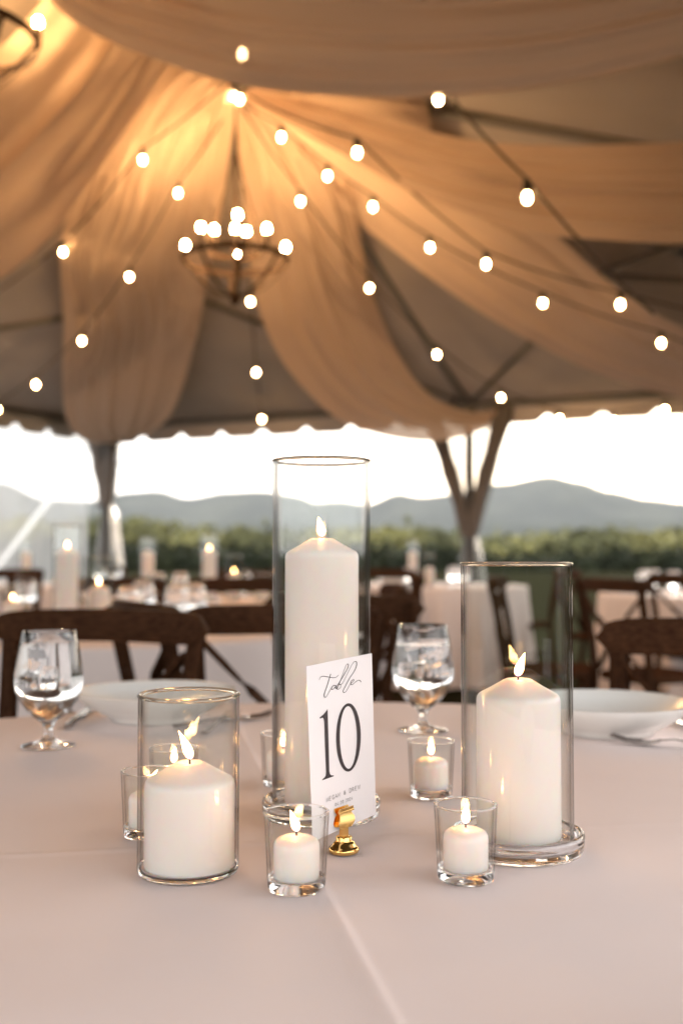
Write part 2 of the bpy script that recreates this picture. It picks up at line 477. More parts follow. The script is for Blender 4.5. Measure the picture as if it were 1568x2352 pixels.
pipe('rafter', at(HALF, .02, EZ - .03), hub_top, .034)
pipe('rafter', at(0.02, 0.02, EZ - .03), hub_top, .03); pipe('rafter', at(W2 - .02, .02, EZ - .03), hub_top, .03)
pipe('ridge_pipe', hub_top, at(HALF, LEN, PK - .06), .03)
for n in (HALF + .05, HALF + 3.2, HALF + 6.4):
    for u in (0.02, W2 - .02): pipe('rafter', at(u, n, EZ - .03), low(at(HALF, n), .06), .034)
pipe('brace', at(HALF, .02, EZ - .02), low(at(HALF + 1.55, 1.9), .05), .026)
pipe('brace', at(HALF + 1.55, 1.9, roofz(at(HALF + 1.55, 1.9)) - .05), low(at(HALF + 2.3, 2.6), .05), .026)
pipe('brace', at(HALF, .02, EZ - .02), low(at(HALF - 1.7, 2.2), .05), .022)
pipe('brace', low(at(HALF + 1.55, 1.9), .06), low(at(HALF + 3.1, 2.1), .06), .024)
pipe('brace', at(0.02, HALF, EZ - .02), low(at(1.9, 2.4), .05), .026)
def eave(a, b, scal=.48, name='valance'):
    d = (b - a); L = d.length; d.normalize(); k = max(1, round(L / scal)); n = k * 12
    out_ = Vector((d.y, -d.x, 0))
    top = []; mid = []; bot = []
    for i in range(n + 1):
        t = i / n; p = a + d * (L * t); ph = (t * k) % 1
        drop = .185 + .035 * math.sin(math.pi * ph) ** .6 if not math.isclose(ph, 0) else .185
        drop = .215 - .075 * max(0, math.cos(2 * math.pi * ph)) ** 3
        wv = .012 * math.sin(i * .7)
        top.append(Vector((p.x, p.y, EZ))); mid.append(Vector((p.x, p.y, EZ - .1)) + out_ * wv * .5); bot.append(Vector((p.x, p.y, EZ - drop)) + out_ * wv)
    obj(name, MB().grid([top, mid, bot]).mesh(name, True, 3), M['valance'], tent)
eave(at(0, 0), at(W2, 0)); eave(at(0, LEN), at(0, 0)); eave(at(W2, 0), at(W2, LEN))
for a, b in ((at(0, 0.03), at(HALF, 0.03)), (at(HALF, .03), at(W2, .03)), (at(.03, 0), at(.03, HALF)), (at(.03, HALF), at(.03, LEN)), (at(W2 - .03, 0), at(W2 - .03, HALF)), (at(W2 - .03, HALF), at(W2 - .03, LEN))):
    a.z = b.z = EZ - .03; pipe('eave_pipe', a, b, .027)
for u, n in ((0, 0), (HALF, 0), (W2, 0), (0, HALF), (W2, HALF), (0, HALF + 3.2), (W2, HALF + 3.2), (0, HALF + 6.4), (W2, HALF + 6.4)):
    p = at(u, n)
    if u == W2: p -= U * .03
    if u == 0: p += U * .03
    if n == 0: p += N * .03
    pipe('tent_pole', Vector((p.x, p.y, 0)), Vector((p.x, p.y, EZ - .02)), .044).data.materials[0] = M['pole']
    obj('pole_foot', MB().box((p.x, p.y, .006), (.2, .2, .012)).mesh('pole_foot', False), M['pipe'], tent)
obj('corner_fitting', MB().tube([at(HALF, .03, EZ - .1), at(HALF, .03, EZ + .0)], .06, 12).mesh('f'), M['pipe'], tent)

# clear sidewalls: hanging on the left side, gathered and tied at the poles elsewhere
def sidewall():
    rows = []
    for i in range(6):
        z = EZ - .04 - (EZ - .06) * i / 5
        rows.append([at(.04 + .05 * math.sin(j * .9) * (.4 + .12 * i) / 2, .35 + j * .09, z) for j in range(110)])
    o = obj('clear_sidewall', MB().grid(rows).mesh('clear_sidewall', True, 3), M['vinyl'])
    tag(o, 'milky clear vinyl sidewall hanging along the left side of the tent', 'tent sidewall')
sidewall()
def gather(p, spread_l, spread_r, tie, label, flare=.35, n=26, ang=0):
    """a clear sidewall pulled together and tied round a pole"""
    mb = MB(); rows = []
    H = EZ - .05
    zs = [0.0, .3, .6, .9, tie - .15, tie - .05, tie, tie + .05, tie + .2, tie + .45, tie + .75, H - .15, H]
    for z in zs:
        row = []
        for j in range(n * 4):
            t = j / (n * 4 - 1) * 2 - 1
            if z > tie: k = ((z - tie) / (H - tie)) ** .9
            else: k = ((tie - z) / tie) ** .6
            wl, wr = (spread_l, spread_r) if z > tie else (flare, flare)
            wd = .055 + (wl if t < 0 else wr) * k
            # keep most of the cloth in bundles so that gaps show between them
            tt = math.copysign(abs(t) ** (.55 if z > tie else .8), t)
            fold = (.025 + .05 * k) * math.sin(t * n * 2.6 + .6 * math.sin(z * 2))
            row.append(Vector((p.x, p.y, z)) + U * (tt * wd) + N * (fold - .07))
        rows.append(row)
    mb.grid(rows)
    c = thing('tied_sidewall', label, 'tent curtain')
    obj('vinyl_sheet', mb.mesh('vinyl_sheet', True, 3), M['vinyl_fold'], c)
    tp = []
    for k in range(17):
        a = 2 * math.pi * k / 16; tp.append(Vector((p.x, p.y, tie)) + U * math.cos(a) * .075 + N * (math.sin(a) * .075 + .04))
    obj('tie_band', MB().tube(tp, .014, 6, caps=False).mesh('tie_band'), M['strand'], c)
    # two dense side strands running up from the tie to the eave
    for s, wd in ((-1, spread_l), (1, spread_r)):
        pts = [Vector((p.x, p.y, tie + (H - tie) * k / 8)) + U * s * (wd * (k / 8) ** 1.15 + .02) + N * .0 for k in range(9)]
        obj('strand', MB().tube(pts, [(.045 + .022 * k / 8) * (1 + .12 * math.sin(k * 2.1)) for k in range(9)], 10, flat=1.35).mesh('strand'), M['strand'], c)
    return c
gather(at(HALF, .05), .36, .34, 1.19, 'clear sidewall gathered and tied round the pole at the middle right of the far side', .15)
gather(at(0.06, .06), .18, .06, 1.55, 'clear sidewall gathered round the far left corner pole', .20)
gather(at(W2 - .06, .06), .3, .1, 1.2, 'clear sidewall tied round the far right corner pole')
tag(obj('guy_strap', MB().bar([P(112, 1150, 12.6), P(-60, 1372, 11.9)], .07, .004, (1, 0, 0)).mesh('g'), M['strap']),
    'pale webbing strap running down outside the left sidewall', 'strap')
tag(obj('guy_rope', MB().tube([P(322, 1018, 11.2), P(258, 1084, 11.65)], .008, 6).mesh('g'), M['strap']),
    'thin grey rope running from the valance to the far left corner pole', 'rope')

# ------------------------------------------------------------------ drapes
def under(v):
    # pull a point that would poke through the roof lining down and inwards
    o_ = Vector((0, 0, CZ))
    for _ in range(60):
        if (v - C0).dot(N) < 0 or v.z <= roofz(v) - .13: break
        v = o_ + (v - o_) * .99
    return v
def drape(label, ea, eb, folds=9, amp=.05, nl=60, nw=90, bow=0.0, kind=0, pinch=True):
    """swag between two edge lines; each edge = [(px, py, depth)...] placed in space"""
    A = spline([P(*p) for p in ea], nl); B = spline([P(*p) for p in eb], nl)
    rows = []
    ph = random.uniform(0, 6)
    for i in range(nl):
        t = i / (nl - 1); a, b = A[i], B[i]
        tl = (A[min(i + 1, nl - 1)] + B[min(i + 1, nl - 1)] - A[max(i - 1, 0)] - B[max(i - 1, 0)]).normalized()
        w_ = (b - a); nrm = tl.cross(w_.normalized()) if w_.length > 1e-4 else Vector((0, 0, 1))
        nrm.normalize()
        if nrm.y > 0: nrm = -nrm
        row = []
        for j in range(nw):
            s = j / (nw - 1)
            sw = s + .012 * math.sin(2 * math.pi * folds * .37 * s + ph)
            f = math.sin(2 * math.pi * folds * sw + ph + 1.3 * math.sin(t * 2.4 + ph)) * .6 + math.sin(2 * math.pi * folds * 1.7 * sw + 2 * ph + t * 2) * .3
            f = f * .45 + .9 * noise.noise(Vector((s * 4, t * 1.6, ph)))
            am = amp * min(1, w_.length / .5) * (1 - .35 * t)
            edge = math.sin(math.pi * min(1, max(0, s))) ** .3
            p = a + w_ * s + nrm * (f * am * edge + bow * math.sin(math.pi * s) * w_.length)
            row.append(under(p))
        rows.append(row)
    o = obj('ceiling_drape', MB().grid(rows).mesh('ceiling_drape', True, 3), M['drape'])
    return tag(o, label, 'drape', 'fabric drapes swagged under the tent roof')
drape('ceiling drape falling to a rounded end beside the far left corner pole',
      [(470, 120, 6.0), (350, 170, 6.4), (205, 370, 7.3), (140, 560, 8.3), (146, 760, 9.4), (146, 930, 10.2), (180, 1004, 10.7), (260, 1018, 11.1), (300, 1002, 11.4)],
      [(546, 222, 6.25), (530, 330, 6.7), (508, 480, 7.6), (480, 620, 8.5), (450, 780, 9.4), (405, 930, 10.2), (360, 985, 10.6), (300, 1010, 11.0), (262, 985, 11.4)], 5, .04, kind=1)
drape('ceiling drape bellying down to the tied curtain at the middle right pole',
      [(538, 228, 6.2), (552, 400, 6.9), (574, 610, 7.7), (612, 760, 8.3), (690, 885, 8.8), (800, 975, 9.2), (960, 1014, 9.5), (1090, 995, 9.8), (1178, 950, 9.95)],
      [(566, 214, 6.3), (690, 285, 6.6), (800, 400, 7.2), (826, 520, 7.75), (846, 640, 8.3), (905, 795, 8.9), (985, 905, 9.4), (1090, 948, 9.8), (1182, 925, 9.95)], 5, .045, bow=.05)
drape('ceiling drape stretched from the peak towards the far right corner',
      [(550, 226, 6.3), (660, 330, 6.6), (790, 480, 7.2), (950, 610, 7.4), (1100, 715, 7.5), (1240, 795, 7.6), (1400, 868, 7.8), (1600, 920, 8.1), (1900, 960, 8.4)],
      [(566, 218, 6.2), (760, 262, 6.0), (940, 330, 6.1), (1120, 440, 6.3), (1285, 548, 6.5), (1380, 632, 6.8), (1480, 705, 7.0), (1620, 770, 7.4), (1900, 850, 8.0)], 5, .04)
drape('broad sagging ceiling drape crossing the right side at mid height',
      [(568, 230, 6.0), (660, 285, 5.8), (784, 352, 5.5), (930, 432, 5.2), (1080, 490, 4.9), (1240, 535, 4.7), (1400, 552, 4.5), (1600, 560, 4.4), (1900, 540, 4.3)],
      [(560, 204, 6.1), (680, 225, 5.9), (800, 252, 5.6), (960, 296, 5.3), (1120, 325, 5.0), (1280, 333, 4.8), (1420, 330, 4.6), (1600, 320, 4.5), (1900, 270, 4.4)], 6, .06)
drape('short bright ceiling drape between the two big swags on the right',
      [(575, 206, 6.35), (720, 262, 6.5), (880, 320, 6.6), (1000, 350, 6.8)], [(585, 196, 6.3), (740, 205, 6.3), (900, 208, 6.3), (975, 205, 6.4)], 4, .05)
drape('nearest ceiling drape sweeping across the whole top of the view',
      [(40, -120, 3.5), (120, 6, 3.5), (240, 88, 3.4), (380, 143, 3.35), (530, 190, 3.3), (710, 214, 3.2), (910, 224, 3.1), (1110, 216, 3.05), (1310, 190, 3.0), (1600, 124, 2.95), (1900, 60, 2.9)],
      [(-100, -500, 3.3), (140, -420, 3.3), (300, -400, 3.2), (480, -400, 3.1), (650, -400, 3.05), (820, -400, 3.0), (1000, -400, 2.9), (1200, -410, 2.85), (1400, -430, 2.8), (1600, -460, 2.75), (1900, -500, 2.7)], 9, .055)
drape('left ceiling drape with a diagonal lower hem beside the corner drape',
      [(500, -40, 4.7), (392, 138, 4.9), (290, 300, 5.3), (194, 444, 5.8), (80, 580, 6.4), (-60, 680, 7.1), (-260, 780, 7.8)],
      [(380, -90, 4.5), (262, 90, 4.7), (190, 190, 4.9), (110, 280, 5.2), (0, 392, 5.8), (-120, 490, 6.5), (-330, 620, 7.3)], 1.6, .022)
drape('leftmost ceiling drape behind the nearer chandelier',
      [(372, -70, 4.65), (258, 98, 4.85), (186, 196, 5.05), (106, 286, 5.4), (-4, 400, 5.95), (-124, 500, 6.65), (-330, 640, 7.4)],
      [(230, -160, 4.3), (90, 10, 4.5), (20, 90, 4.7), (-80, 170, 5.0), (-190, 250, 5.6), (-330, 330, 6.3), (-520, 430, 7.0)], 1.6, .025)

# ------------------------------------------------------------------ bulbs, strings, chandeliers
bulb_mesh = MB().lathe([(0, -.040), (.007, -.039), (.0115, -.033), (.0140, -.025), (.0135, -.015), (.0105, -.004), (.009, 0)], 20).mesh('bulb')
sock_mesh = MB().lathe([(.001, .05), (.014, .048), (.0175, .03), (.0175, .002), (.014, -.004), (.001, -.004)], 12).mesh('socket')
def string(label, pts, ends=None, extra=1.0):
    st = thing('string_lights', label, 'string lights', group='cafe string lights under the tent roof')
    tops = []
    for (px, py, d) in pts:
        b = P(px, py, d) + Vector((0, 0, .035))
        o = obj('bulb', bulb_mesh, M['bulb'], st, loc=b)
        s = obj('socket', sock_mesh, M['socket'], o)
        tops.append(b + Vector((0, 0, .05)))
    line = []
    allp = ([Vector(ends[0])] if ends and ends[0] else []) + tops + ([Vector(ends[1])] if ends and ends[1] else [])
    for a, b in zip(allp, allp[1:]):
        for k in range(6):
            t = k / 6; p = a.lerp(b, t); p.z -= .10 * (b - a).length * t * (1 - t); line.append(p)
    line.append(allp[-1])
    obj('cable', MB().tube(line, .006, 6).mesh('cable'), M['cable'], st)
    return st
HUBP = P(541, 226, 6.2)
string('string lights from the peak to the right edge along the mid right drape',
       [(646, 320, 6.2), (752, 409, 6.3), (856, 480, 6.5), (987, 573, 6.6), (1246, 701, 6.6), (1518, 793, 6.7)], (HUBP, P(1800, 860, 6.8)))
string('string lights crossing just above the ones to the right edge',
       [(820, 357, 5.0), (1116, 612, 5.8), (1424, 705, 6.0)], (P(566, 215, 5.6), P(1900, 760, 6.0)))
string('string lights falling from the peak past the tied curtain to the right',
       [(690, 467, 6.7), (848, 666, 7.4), (1003, 818, 8.2), (1150, 917, 9.0), (1285, 965, 9.2), (1410, 970, 9.0), (1527, 945, 8.6)], (HUBP, P(1800, 900, 8.2)))
string('string lights dropping almost straight below the far chandelier',
       [(575, 697, 7.6), (588, 859, 9.0), (601, 966, 10.3)], (P(556, 430, 6.4), at(HALF - 2.05, .02, EZ - .05)))
string('string lights from the peak down over the corner drape to the left edge',
       [(409, 448, 6.7), (297, 640, 7.5), (188, 787, 8.3), (82, 887, 8.8), (-6, 945, 9.1)], (HUBP, P(-140, 985, 9.3)))
string('string lights on the upper left with two lit bulbs',
       [(328, 372, 6.2), (145, 583, 7.2), (-90, 745, 8.0)], (P(520, 190, 5.9), P(-200, 800, 8.3)))
string('nearest string lights hanging in front of the sagging right drape',
       [(556, 132, 3.95), (1006, 235, 4.2), (1210, 462, 4.0)], (P(420, -20, 4.0), P(1500, 720, 3.6)))
string('pair of bulbs at the very peak of the tent',
       [(533, 224, 6.1), (550, 233, 6.1), (505, 185, 6.2)], None)

def chandelier(label, c, rz=0.0):
    """c = centre of the ring"""
    ch = thing('chandelier', label, 'chandelier', c, rz, 'iron ring chandeliers along the tent ridge')
    r = .315
    pts = [Vector((r * math.cos(2 * math.pi * k / 48), r * math.sin(2 * math.pi * k / 48), 0)) for k in range(49)]
    obj('ring', MB().bar(pts, .034, .006, (0, 0, 1)).mesh('ring'), M['iron'], ch)
    pts = [p * .52 + Vector((0, 0, .055)) for p in pts]
    obj('inner_ring', MB().bar(pts, .026, .006, (0, 0, 1)).mesh('ring'), M['iron'], ch)
    for k in range(4):
        a = math.pi * k / 4 + .2; l = []
        for i in range(25):
            t = i / 24 * 2 - 1
            l.append(Vector((r * t * math.cos(a), r * t * math.sin(a), -.215 * (1 - abs(t) ** 2.3))))
        obj('band', MB().bar(l, .022, .005, (-math.sin(a), math.cos(a), 0)).mesh('band'), M['iron'], ch)
    obj('finial', MB().lathe([(0, -.275), (.018, -.268), (.03, -.245), (.034, -.225), (.022, -.2), (.012, -.16), (.010, .05), (.02, .1), (.010, .14)], 16).mesh('finial'), M['iron'], ch)
    obj('rod', MB().tube([(0, 0, .1), (0, 0, .62)], .008, 8).mesh('rod'), M['iron'], ch)
    for s in (-1, 1):
        obj('chain', MB().tube([(s * .17, 0, .06), (s * .05, 0, .45), (0, 0, .66)], .005, 6).mesh('chain'), M['iron'], ch)
    def stand(x, y, z):
        o = obj('bulb', big_bulb, M['bulb_big'], ch, loc=(x, y, z + .085))
        obj('candle_sleeve', sleeve, M['iron'], o)
    for k in range(5):
        a = R(22 + 72 * k); stand(r * math.cos(a), r * math.sin(a), .0)
    for (x, y, z) in ((-.12, -.03, .06), (.01, -.10, .045), (.06, .07, .08), (.02, -.06, .14)):
        stand(x, y, z)
    return ch
big_bulb = MB().lathe([(.008, 0), (.011, .006), (.0145, .016), (.0155, .026), (.0135, .036), (.008, .044), (0, .048)], 20).mesh('chandelier_bulb')
sleeve = MB().lathe([(.013, -.085), (.013, .002), (.010, .006)], 12).mesh('candle_sleeve')
c1 = P(540, 596, 6.25)
chandelier('iron ring chandelier with nine lit bulbs hanging below the tent peak', c1)
obj('canopy_rod', MB().tube([c1 + Vector((0, 0, .6)), HUBP + Vector((0, 0, .05))], .007, 8).mesh('rod'), M['iron'])
tag(bpy.data.objects['canopy_rod'], 'thin dark rod holding up the far chandelier', 'rod')
c2 = P(-98, 84, 4.26)
chandelier('nearer iron ring chandelier cut off by the top left corner', c2, R(-4))
tag(obj('canopy_rod', MB().tube([c2 + Vector((0, 0, .6)), Vector((c2.x, c2.y, PK - .15))], .007, 8).mesh('rod'), M['iron']), 'thin dark rod above the nearer chandelier', 'rod')

# ------------------------------------------------------------------ tables and cloths
TC = Vector((0, 1.03, 0)); TR = .914
def cloth_mesh(r, nth, nr, crease=None, seed=0, drop=.74):
    V = []; Fc = []; rnd = random.Random(seed)
    k = 17; ph = [rnd.uniform(0, 6) for _ in range(4)]
    rings = [(r * (i / nr) ** .9, None) for i in range(1, nr + 1)]
    sk = [0.004, .012, .03, .07, .15, .28, .42, .56, .68, drop]
    V.append((0, 0, .001 if crease is None else crease(0, 0)))
    for (rr, _) in rings:
        for a in range(nth):
            t = 2 * math.pi * a / nth; x, y = rr * math.cos(t), rr * math.sin(t)
            V.append((x, y, crease(x, y) if crease else .001))
    for j, dz in enumerate(sk):
        for a in range(nth):
            t = 2 * math.pi * a / nth
            g = min(1, dz / .5)
            f = math.sin(k * t + ph[0] + .8 * math.sin(3 * t + ph[1])) + .5 * math.sin(2.3 * k * t + ph[2])
            q = r + [.003, .005, .007, .009, .012, .017, .022, .027, .032, .036][j] + f * .035 * g ** 1.2
            V.append((q * math.cos(t), q * math.sin(t), -dz))
    tot = nr + len(sk)
    for a in range(nth): Fc.append((0, 1 + a, 1 + (a + 1) % nth))
    for i in range(tot - 1):
        for a in range(nth):
            b = (a + 1) % nth
            Fc.append((1 + i * nth + a, 1 + (i + 1) * nth + a, 1 + (i + 1) * nth + b, 1 + i * nth + b))
    return mesh('tablecloth', V, Fc, True, 3)
cdir = (Vector((-.0117, .8405, 0)) - Vector((.0303, .6137, 0))).normalized(); cperp = Vector((cdir.y, -cdir.x, 0))
cbase = Vector((.0303, .6137, 0)) - TC
def crease(x, y):
    q = Vector((x, y, 0)) - cbase
    s = q.dot(cperp); z = .001
    z += .0030 * math.exp(-(s / .0055) ** 2) + .0016 * math.exp(-((s - .004) / .022) ** 2)      # pressed fold line
    t = q.dot(cdir)
    z += .0010 * math.exp(-((t - .405) / .007) ** 2) * (1 if s < 0 else .4)
    z += .0009 * noise.noise(Vector((x * 7, y * 7, 3))) + .0006 * noise.noise(Vector((x * 17, y * 17, 8)))
    return z
tab_top = MB().lathe([(0, .0), (.9, 0), (.905, -.005), (.905, -.02), (0, -.021)], 64).mesh('tabletop')
tab_leg = MB().lathe([(.28, -.757), (.28, -.74), (.05, -.70), (.04, -.3), (.05, -.03), (0, -.022)], 20).mesh('pedestal')
def table(label, clabel, c, near=False, seed=1):
    t = thing('round_table', label, 'table', (c[0], c[1], TZ - .004), 0, 'round banquet tables')
    obj('tabletop', tab_top, M['wood'], t); obj('pedestal', tab_leg, M['wood'], t)
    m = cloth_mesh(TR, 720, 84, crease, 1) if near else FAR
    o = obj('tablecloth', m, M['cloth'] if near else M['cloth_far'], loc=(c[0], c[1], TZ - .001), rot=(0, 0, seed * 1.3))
    if near: o.rotation_euler = (0, 0, 0)
    tag(o, clabel, 'tablecloth', 'floor length cloths on round tables')
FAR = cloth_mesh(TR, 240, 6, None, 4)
table('round banquet table in the foreground, hidden under its cloth', 'blush white tablecloth with one pressed crease, in the foreground', TC, True)
TA = Vector((-.95, 3.90, 0)); TB = Vector((-.70, 6.15, 0)); TCc = Vector((.62, 8.9, 0)); TD = Vector((2.62, 7.0, 0)); TG = Vector((-3.0, 8.9, 0)); TE = Vector((1.45, 5.35, 0))
table('round table behind the left foreground chairs', 'pale cloth on the table behind the left foreground chairs', TA, seed=2)
table('round table in the middle distance left of the tallest vase', 'pale cloth on the middle distance table left of the tallest vase', TB, seed=3)
table('farthest round table, in front of the tied curtain', 'pale cloth on the farthest table before the tied curtain', TCc, seed=4)
table('round table at the right edge of the view', 'peach lit cloth on the table at the right edge', TD, seed=5)
table('round table at the far left by the clear sidewall', 'pale cloth on the far left table by the clear sidewall', TG, seed=6)

# ------------------------------------------------------------------ chairs
def chair(label, loc, rz):
    """cross back chair; the sitter looks along -Y, the back stands at y = 0"""
    c = thing('cross_back_chair', label, 'chair', loc, rz, 'dark wooden cross back chairs')
    def post(s):
        return [(s * .195, .05, 0), (s * .188, .015, .25), (s * .182, -.005, .45), (s * .186, .01, .62), (s * .198, .045, .80), (s * .206, .065, .895)]
    for s in (-1, 1):
        obj('rear_leg', MB().bar(spline(post(s), 18), .030, .034).mesh('rear_leg'), M['wood'], c)
        obj('front_leg', MB().tube([(s * .18, -.385, .44), (s * .195, -.41, 0)], [.018, .013], 10).mesh('front_leg'), M['wood'], c)
        x = [(s * .186, .045, .83), (s * .10, .055, .74), (0, .045, .645), (-s * .08, .02, .56), (-s * .165, -.004, .47)]
        o_ = .006 * s
        obj('cross_brace', MB().bar([Vector(p) + Vector((0, o_, 0)) for p in spline(x, 14)], .030, .009, (0, 0, 1) if False else (1, 0, 1 * s)).mesh('cross_brace'), M['wood'], c)
        obj('stretcher', MB().tube([(s * .188, .02, .22), (s * .188, -.40, .20)], .009, 8).mesh('stretcher'), M['wood'], c)
    rail = MB(); rows = []
    n = 29
    ring = [(-.013, -1), (.013, -1), (.016, -.8), (.016, .8), (.013, 1), (-.013, 1), (-.016, .8), (-.016, -.8)]
    V = []; Fc = []
    for i in range(n):
        t = i / (n - 1) * 2 - 1; x = t * .232
        hh = .031 * (1 - abs(t) ** 12) ** .5 + .002
        yb = .085 - .05 * t * t
        for (a, b) in ring: V.append((x, yb + a, .878 + .004 * (1 - t * t) + b * hh))
    for i in range(n - 1):
        for k in range(8): Fc.append((i * 8 + k, i * 8 + (k + 1) % 8, (i + 1) * 8 + (k + 1) % 8, (i + 1) * 8 + k))
    Fc.append(tuple(range(8))[::-1]); Fc.append(tuple((n - 1) * 8 + k for k in range(8)))
    obj('top_rail', MB().add(V, Fc).mesh('top_rail'), M['wood_h'], c)
    V = []
    o1 = []
    for k in range(40):
        a = 2 * math.pi * k / 40
        sx = math.copysign(abs(math.cos(a)) ** .45, math.cos(a)); sy = math.copysign(abs(math.sin(a)) ** .45, math.sin(a))
        o1.append((sx * (.205 - .02 * sy), -.20 + sy * .215))
    for z, q in ((.430, .96), (.437, 1), (.460, 1), (.467, .97)):
        V += [(x * q, -.2 + (y + .2) * q, z) for (x, y) in o1]
    Fc = [tuple(range(40))[::-1], tuple(range(120, 160))]
    for i in range(3):
        for k in range(40): Fc.append((i * 40 + k, i * 40 + (k + 1) % 40, (i + 1) * 40 + (k + 1) % 40, (i + 1) * 40 + k))
    obj('seat', mesh('seat', V, Fc), M['seat'], c)
    return c
chA = chair('cross back chair facing the camera behind the left water goblet', (-.50, 2.13, 0), R(-12))
def ch(label, x, y, rz): return dup(chA, (x, y, 0), rz, label)
ch('cross back chair turned side on, overlapping the right end of the left chair', -.44, 2.62, R(118))
ch('cross back chair half hidden behind the left side of the tallest vase', -.14, 2.50, R(192))
ch('cross back chair half hidden behind the right side of the tallest vase', .02, 3.05, R(160))
ch('cross back chair facing the camera behind the right hand bowl', .640, 1.80, R(-36))
ch('cross back chair between the right goblet and the medium vase', .84, 5.4, R(75))
ch('cross back chair seen through the medium vase', 1.30, 5.0, R(118))
def ring_chairs(c, angs, where, r=1.12):
    names = ['near', 'second', 'third', 'fourth', 'fifth', 'sixth']
    for i, a in enumerate(angs):
        # a = compass angle from the table centre, 180 = towards the camera
        p = c + Vector((math.sin(R(a)), math.cos(R(a)), 0)) * r
        side = 'camera side' if 135 < a < 225 else 'right side' if a <= 135 and a > 45 else 'left side' if 225 <= a < 315 else 'far side'
        ch('cross back chair at the %s of %s' % (side, where.replace('the middle distance table left', 'the table left').replace('the left foreground chairs', 'the left chairs')) if side else '', p.x, p.y, -R(a))
ring_chairs(TB, (170, 90, 0, 270), 'the middle distance table left of the tallest vase', 1.08)
ring_chairs(TA, (85, 280, 355), 'the table behind the left foreground chairs', 1.1)
ring_chairs(TCc, (195, 100, 262), 'the farthest table before the tied curtain', 1.1)
ring_chairs(TD, (215, 300, 20), 'the table at the right edge', 1.12)
ring_chairs(TG, (150, 60, 330), 'the far left table by the clear sidewall', 1.1)

# ------------------------------------------------------------------ candles
def wick_flame(par, z, lean=(0, 0), h=.020, wh=.007, r=.0046):
    w_ = obj('wick', MB().tube([(0, 0, z - .003), (lean[0] * .0006, 0, z + wh * .6), (lean[0] * .003 + .0004, 0, z + wh)], .0008, 6).mesh('wick'), M['wick'], par)
    V = []; Fc = []; n = 12; seg = 14
    for i in range(n + 1):
        t = i / n
        rr = r * (math.sin(math.pi * min(1, t ** .62)) ** .9) * (1 - .25 * t) + .00005
        cx = lean[0] * h * t * (.4 + .6 * t); cyy = lean[1] * h * t
        for k in range(seg):
            a = 2 * math.pi * k / seg; V.append((cx + rr * math.cos(a), cyy + rr * math.sin(a), z + wh * .45 + h * t))
    for i in range(n):
        for k in range(seg): Fc.append((i * seg + k, i * seg + (k + 1) % seg, (i + 1) * seg + (k + 1) % seg, (i + 1) * seg + k))
    obj('flame', mesh('flame', V, Fc, True, 3), M['flame'], par)
def pillar(label, loc, h, lean=(0, 0), fl=.021, lit=True):
    """h = height of the top of the dome above its foot"""
    c = thing('pillar_candle', label, 'candle', loc)
    r = .0381
    prof = [(0, 0), (r - .003, 0), (r - .0008, .0008), (r, .003), (r, h - .020), (r - .0006, h - .0165), (r - .0025, h - .0138), (r - .006, h - .0118), (r - .014, h - .0075), (.0135, h - .0012), (.0105, h), (.0085, h - .0005), (.005, h - .0018), (0, h - .0022)]
    obj('wax_body', MB().lathe(prof, 72).mesh('wax_body', True, 1.2), M['wax'], c)
    if lit: wick_flame(c, h - .002, lean, fl, .009, .0046)
    else: obj('wick', MB().tube([(0, 0, h - .003), (.001, 0, h + .01)], .0008, 6).mesh('wick'), M['wick'], c)
    return c
def cyl_vase(label, loc, r, h, seg=96, wall='wall'):
    v = thing('cylinder_vase', label, 'glass vase', loc)
    w_ = .0024
    obj('glass_wall', MB().lathe([(r, .006), (r, h - .002)], seg).lathe([(r - w_, h - .002), (r - w_, .008)], seg).mesh('glass_wall'), M[wall], v)
    obj('glass_rim', MB().lathe([(r - w_ / 2 + .0022 * math.cos(a), h - .001 + .0017 * math.sin(a)) for a in [2 * math.pi * k / 12 for k in range(12)]], seg, close=True).mesh('glass_rim', True, 3), M['rim'], v)
    obj('glass_base', MB().lathe([(0, .0), (r - .004, .0), (r - .001, .0012), (r, .0035), (r, .006), (r - w_, .0065), (r - w_ - .003, .004), (0, .0035)], seg).mesh('glass_base', True, 1.2), M['glass'], v)
    return v
def tray(label, loc, r=.059):
    t = thing('glass_tray', label, 'glass tray', loc)
    obj('dish', MB().lathe([(0, .0), (r - .004, 0), (r - .001, .001), (r, .004), (r + .001, .015), (r, .0178), (r - .0025, .0185), (r - .005, .0172), (r - .0065, .010), (r - .0085, .0065), (0, .006)], 96).mesh('dish', True, 1.2), M['glass'], t)
    return t
X = lambda px, d: (px - 784) / F * d
Z0 = TZ + .001
# small vase, left
p = (X(436, .915), .915)
cyl_vase('short wide cylinder vase with a pillar candle, left foreground', (p[0], p[1], Z0), .0428, .150)
pillar('short pillar candle in the left foreground vase, flame leaning left', (X(439, .915), .915, Z0 + .0042), .088, (-.42, .05), .024)
# tall vase, centre
p = (X(738, 1.111), 1.111)
tray('round glass tray under the tallest vase', (p[0], p[1], Z0), .060)
cyl_vase('tallest cylinder vase, behind the table number card', (p[0], p[1], Z0 + .0068), .0508, .360, wall='wall_dark_edge')
pillar('tallest pillar candle, behind the table number card', (X(739, 1.111), 1.111, Z0 + .0112), .274, (-.18, 0), .020)
# medium vase, right
p = (X(1184, .983), .983)
tray('round glass tray under the medium vase on the right', (p[0], p[1], Z0), .0592)
cyl_vase('medium height cylinder vase with a pillar candle, right of the card', (p[0], p[1], Z0 + .0068), .0506, .254)
pillar('medium pillar candle in the right vase, flame leaning right', (X(1187, .983), .983, Z0 + .0112), .1435, (.30, 0), .0215)

